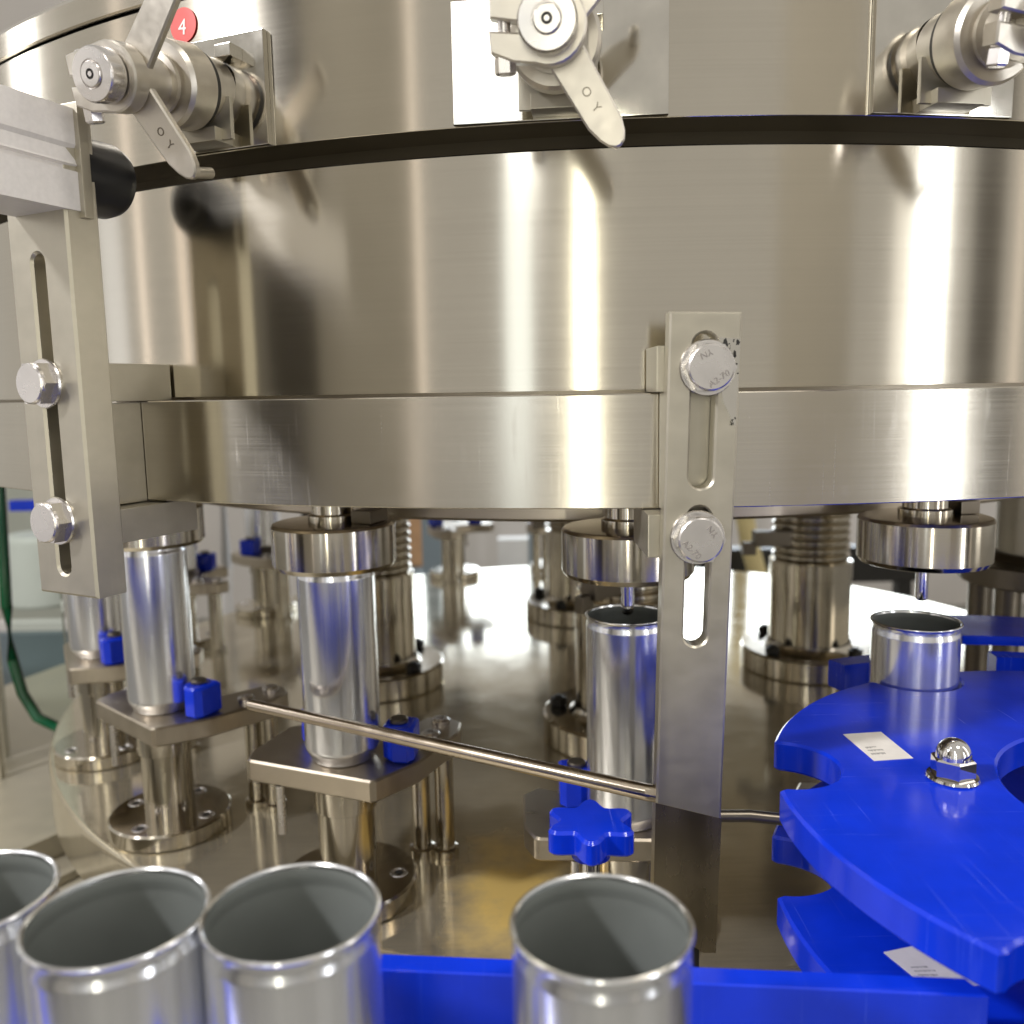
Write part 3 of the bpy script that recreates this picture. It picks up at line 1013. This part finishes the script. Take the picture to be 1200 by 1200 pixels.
# ================================================================== FRONT CONVEYOR
mb = MB(T(0, 9.2, 0) @ RZ(R(-3.0)))
mb.box(-40, 40, -1.15, 1.15, -11.3, -10.84, 0.05)
struct(mb.build('conveyor_belt', M['belt'], None, (0, 9.2, -10.84)))
rl = thing('guide_rail', (2.0, 11.2, -11.0), 'straight bright blue guide rail across the bottom, behind the front cans', 'guide rail')
RA = T(6.05, 10.95, 0) @ RZ(math.atan2(-0.75, 8.0))
MB(RA).prism([(-40, 0.0), (-0.10, 0.0), (0.05, -0.32), (0.05, -0.36), (-40, -0.36)], -9.6, -7.9, bev=0.025).build('rail', M['blue'], rl, (2.0, 11.2, -11.0))
for x in (-9, -2.2, 4.6):
    MB(RA).box(x, x + 0.6, 0.02, 0.5, -12.9, -8.6, 0.04).build('post', M['dark_steel'], rl, (2.0, 11.2, -11.0))
r2 = thing('guide_rail', (0.0, 7.3, -11.0), 'blue guide rail on the near side of the front cans', 'guide rail')
MB(T(0, 7.55, 0) @ RZ(R(-3.0))).box(-30, -1.0, -0.6, 0.0, -9.9, -8.7, 0.03).build('rail', M['blue'], r2, (0.0, 7.3, -11.0))
mb = MB()
mb.box(-40, 40, 8.0, 18.0, -14.0, -13.6, 0.05)
struct(mb.build('machine_deck', M['deck'], None, (0, 13, -13.6)))

# ================================================================== KNOB AND ROD
kn = thing('clamping_screw', (1.27, 14.6, -13.5), 'blue six lobed star knob in front of the slotted bar', 'clamping screw')
oK = (1.27, 14.6, -13.5)
kp = []
for i in range(72):
    a = 2 * PI * i / 72
    kp.append(((0.69 + 0.13 * math.cos(6 * a)) * math.cos(a + 0.45), (0.69 + 0.13 * math.cos(6 * a)) * math.sin(a + 0.45)))
KM = T(1.27, 14.6, 0)
kb = MB(KM)
kb.prism(kp, -7.86, -7.42, bev=0.05)
kb.lathe([(0.30, -7.86), (0.34, -7.95), (0.34, -8.08), (0.28, -8.10), (0, -8.10)], 32)
kb.build('handle', M['blue'], kn, oK)
MB(KM).lathe([(0.16, -13.5), (0.16, -8.1)], 20).build('stud', M['chrome'], kn, oK)

rod = thing('guide_rod', (2.4, 15.4, -7.4), 'thin steel rod slanting from the left pedestal to the slotted bar', 'rod')
MB().tube([(2.62, 15.52, -7.42), (2.40, 15.50, -7.37), (-2.15, 18.5, -7.535), (-6.60, 21.43, -7.695), (-6.72, 21.5, -7.70)], [0.16, 0.16, 0.155, 0.14, 0.06]).build('rod', M['rodsteel'], rod, (2.4, 15.4, -7.4))
MB().tube([(3.0, 15.85, -8.02), (4.4, 15.95, -8.09), (6.5, 15.6, -8.2), (8.0, 15.0, -8.3)], 0.115).build('rod_end', M['dark_steel'], rod, (2.4, 15.4, -7.4))

# ================================================================== BACKGROUND BEYOND THE CAROUSEL
gr = 'guard posts beyond the carousel'
for i, (x, w, z1, mt, lab) in enumerate(((-9.2, 2.2, 4, 'greypaint', 'blue grey guard post just right of the brown carton, seen under the ring'),
                                         (-6.4, 0.9, 4, 'black', 'thin dark post just left of the far pedestal under the ring'),
                                         (2.4, 1.2, 4, 'greypaint', 'blue grey guard post right of the far pedestal'),
                                         (4.3, 0.8, 4, 'black', 'thin dark post just left of the middle support column'))):
    o = MB().box(x - w / 2, x + w / 2, 100, 100 + w, -40.8, z1, 0.08).build('guard_post', M[mt], None, (x, 100, -40.8))
    tag(o, lab, 'post', gr)
o = MB().box(-14.9, -11.9, 118, 122, -23.4, -16.2, 0.05).build('carton', M['carton'], None, (-13.4, 120, -23.4))
tag(o, 'brown cardboard carton on a dark bench in the blurred background', 'carton')
o = MB().box(-24, -10, 114, 126, -40.8, -23.5, 0.1).build('bench', M['greypaint'], None, (-17, 120, -40.8))
tag(o, 'dark blue grey bench carrying the carton in the background', 'bench')
mb = MB()
mb.box(15, 45, 95, 97, -21.5, -17.6, 0.1)
mb.box(16, 17.5, 95.2, 96.8, -40.8, -21.6, 0.05)
mb.box(42, 43.5, 95.2, 96.8, -40.8, -21.6, 0.05)
tag(mb.build('cross_beam', M['black'], None, (30, 96, -40.8)), 'dark horizontal beam right of the slotted bar, behind the yellow hose', 'beam')
mb = MB()
mb.tube([(23.2, 90, 4), (23.5, 90, -12), (24.2, 90, -16), (25.2, 90, -19.5), (26.8, 90, -24), (28.5, 90, -32), (29, 90, -40.5)], 0.95, 14)
tag(mb.build('hose', M['hose'], None, (29, 90, -40.8)), 'pale yellow hose hanging behind the turntable, right of the slotted bar', 'hose')

for i, (x, y, r_, mt, lab) in enumerate(((-30.5, 92, 0.55, 'alu', 'thin pale pipe left of the front bell, far behind'),
                                     (-26.0, 110, 0.9, 'black', 'dark pipe behind the far blue stop left of the front bell'),
                                     (6.6, 108, 0.5, 'alu', 'thin pale pipe just right of the middle support column'),
                                     (36.5, 100, 0.8, 'greypaint', 'blue grey pipe at far right behind the threaded column'))):
    o = MB().tube([(x, y, -40.8), (x, y, -26), (x + .5, y, -18), (x + .5, y, 6)], r_, 14).build('pipe', M[mt], None, (x, y, -40.8))
    tag(o, lab, 'pipe', 'pipes beyond the carousel')

# glass guard door with green edge at the far left
gdz = thing('guard_door', (-23.2, 40, -17.2), 'clear glass guard door with rounded green edge at the far left', 'door')
oG = (-23.2, 40, -17.2)
pts = [(-23.0, 40, 2.0), (-23.05, 40, -4), (-23.25, 40, -9.5), (-23.2, 40, -12.0), (-22.9, 40, -13.6), (-22.3, 40, -14.8), (-21.4, 40, -15.3), (-20.7, 40, -15.4)]
pan = [(x, z) for x, y, z in pts] + [(-20.7, 2.0)]
MB(T(0, 40, 0) @ RX(PI / 2)).prism(pan, -0.12, 0.12, bev=0).build('pane', M['glass'], gdz, oG)
MB().tube(pts, 0.26, 10).build('edge_seal', M['greenedge'], gdz, oG)
for (x, w, y) in ((-24.6, 0.9, 39.0), (-23.6, 0.35, 38.6)):
    MB().box(x - w / 2, x + w / 2, y, y + w, -17.2, 6, 0.05).build('frame_post', M['deck'], gdz, oG)
MB().box(-40, -24.6, 41, 41.5, -17.2, -9.0, 0.03).build('panel', M['deck'], gdz, oG)
# blurred machinery seen through that door
for (x, y, z0, z1, w, d_, mt, nm, lab) in (
        (-40, 76, -34, -20.5, 18, 5, 'greypaint', 'cabinet', 'blue grey machine cabinet behind the glass guard door'),
        (-41.5, 70, -0.8, 12, 5, 4, 'whitepaint', 'panel', 'bright white panel at the far left edge behind the bracket'),
        (-36, 66, -17.6, -16.9, 22, 1.2, 'alu', 'tray', 'pale horizontal bar behind the glass guard door'),
        (-33, 74, -20.2, -15.2, 6, 2, 'black', 'frame', 'dark machine frame behind the glass door, above the grey cabinet'),
        (-27.2, 98, -40.8, 6, 2.0, 2, 'alu', 'upright', 'pale upright profile left of the front bell in the background'),
        (-22.5, 104, -40.8, 6, 1.6, 1.6, 'greypaint', 'upright', 'blue grey upright near the far small blue stop'),
        (-19.5, 112, -40.8, -14.5, 4.5, 3, 'whitepaint', 'machine', 'white machine housing in the haze left of the carton'),
        (0.3, 130, -40.8, -22.0, 5.0, 3, 'whitepaint', 'machine', 'white machine housing behind the far pedestal'),
        (20.0, 120, -40.8, 6, 1.8, 1.8, 'greypaint', 'upright', 'blue grey upright just right of the slotted bar in the background')):
    o = MB().box(x - w / 2, x + w / 2, y, y + d_, z0, z1, 0.1).build(nm, M[mt], None, (x, y, z0))
    tag(o, lab, nm)
o = MB(T(-38.5, 72, 0)).lathe([(0, -16.8), (2.6, -16.8), (2.8, -16.5), (2.8, -11.6), (2.5, -11.0), (0, -10.9)], 40).build('canister', M['whitepaint'], None, (-38.5, 72, -16.8))
tag(o, 'white round canister behind the glass guard door at far left', 'canister')
o = MB().box(-42, -38.5, 74, 75, -9.4, -8.5, 0.05).build('blue_sign', M['blue'], None, (-40, 74, -9.4))
tag(o, 'small blue strip behind the lower bolt of the left bracket', 'strip')
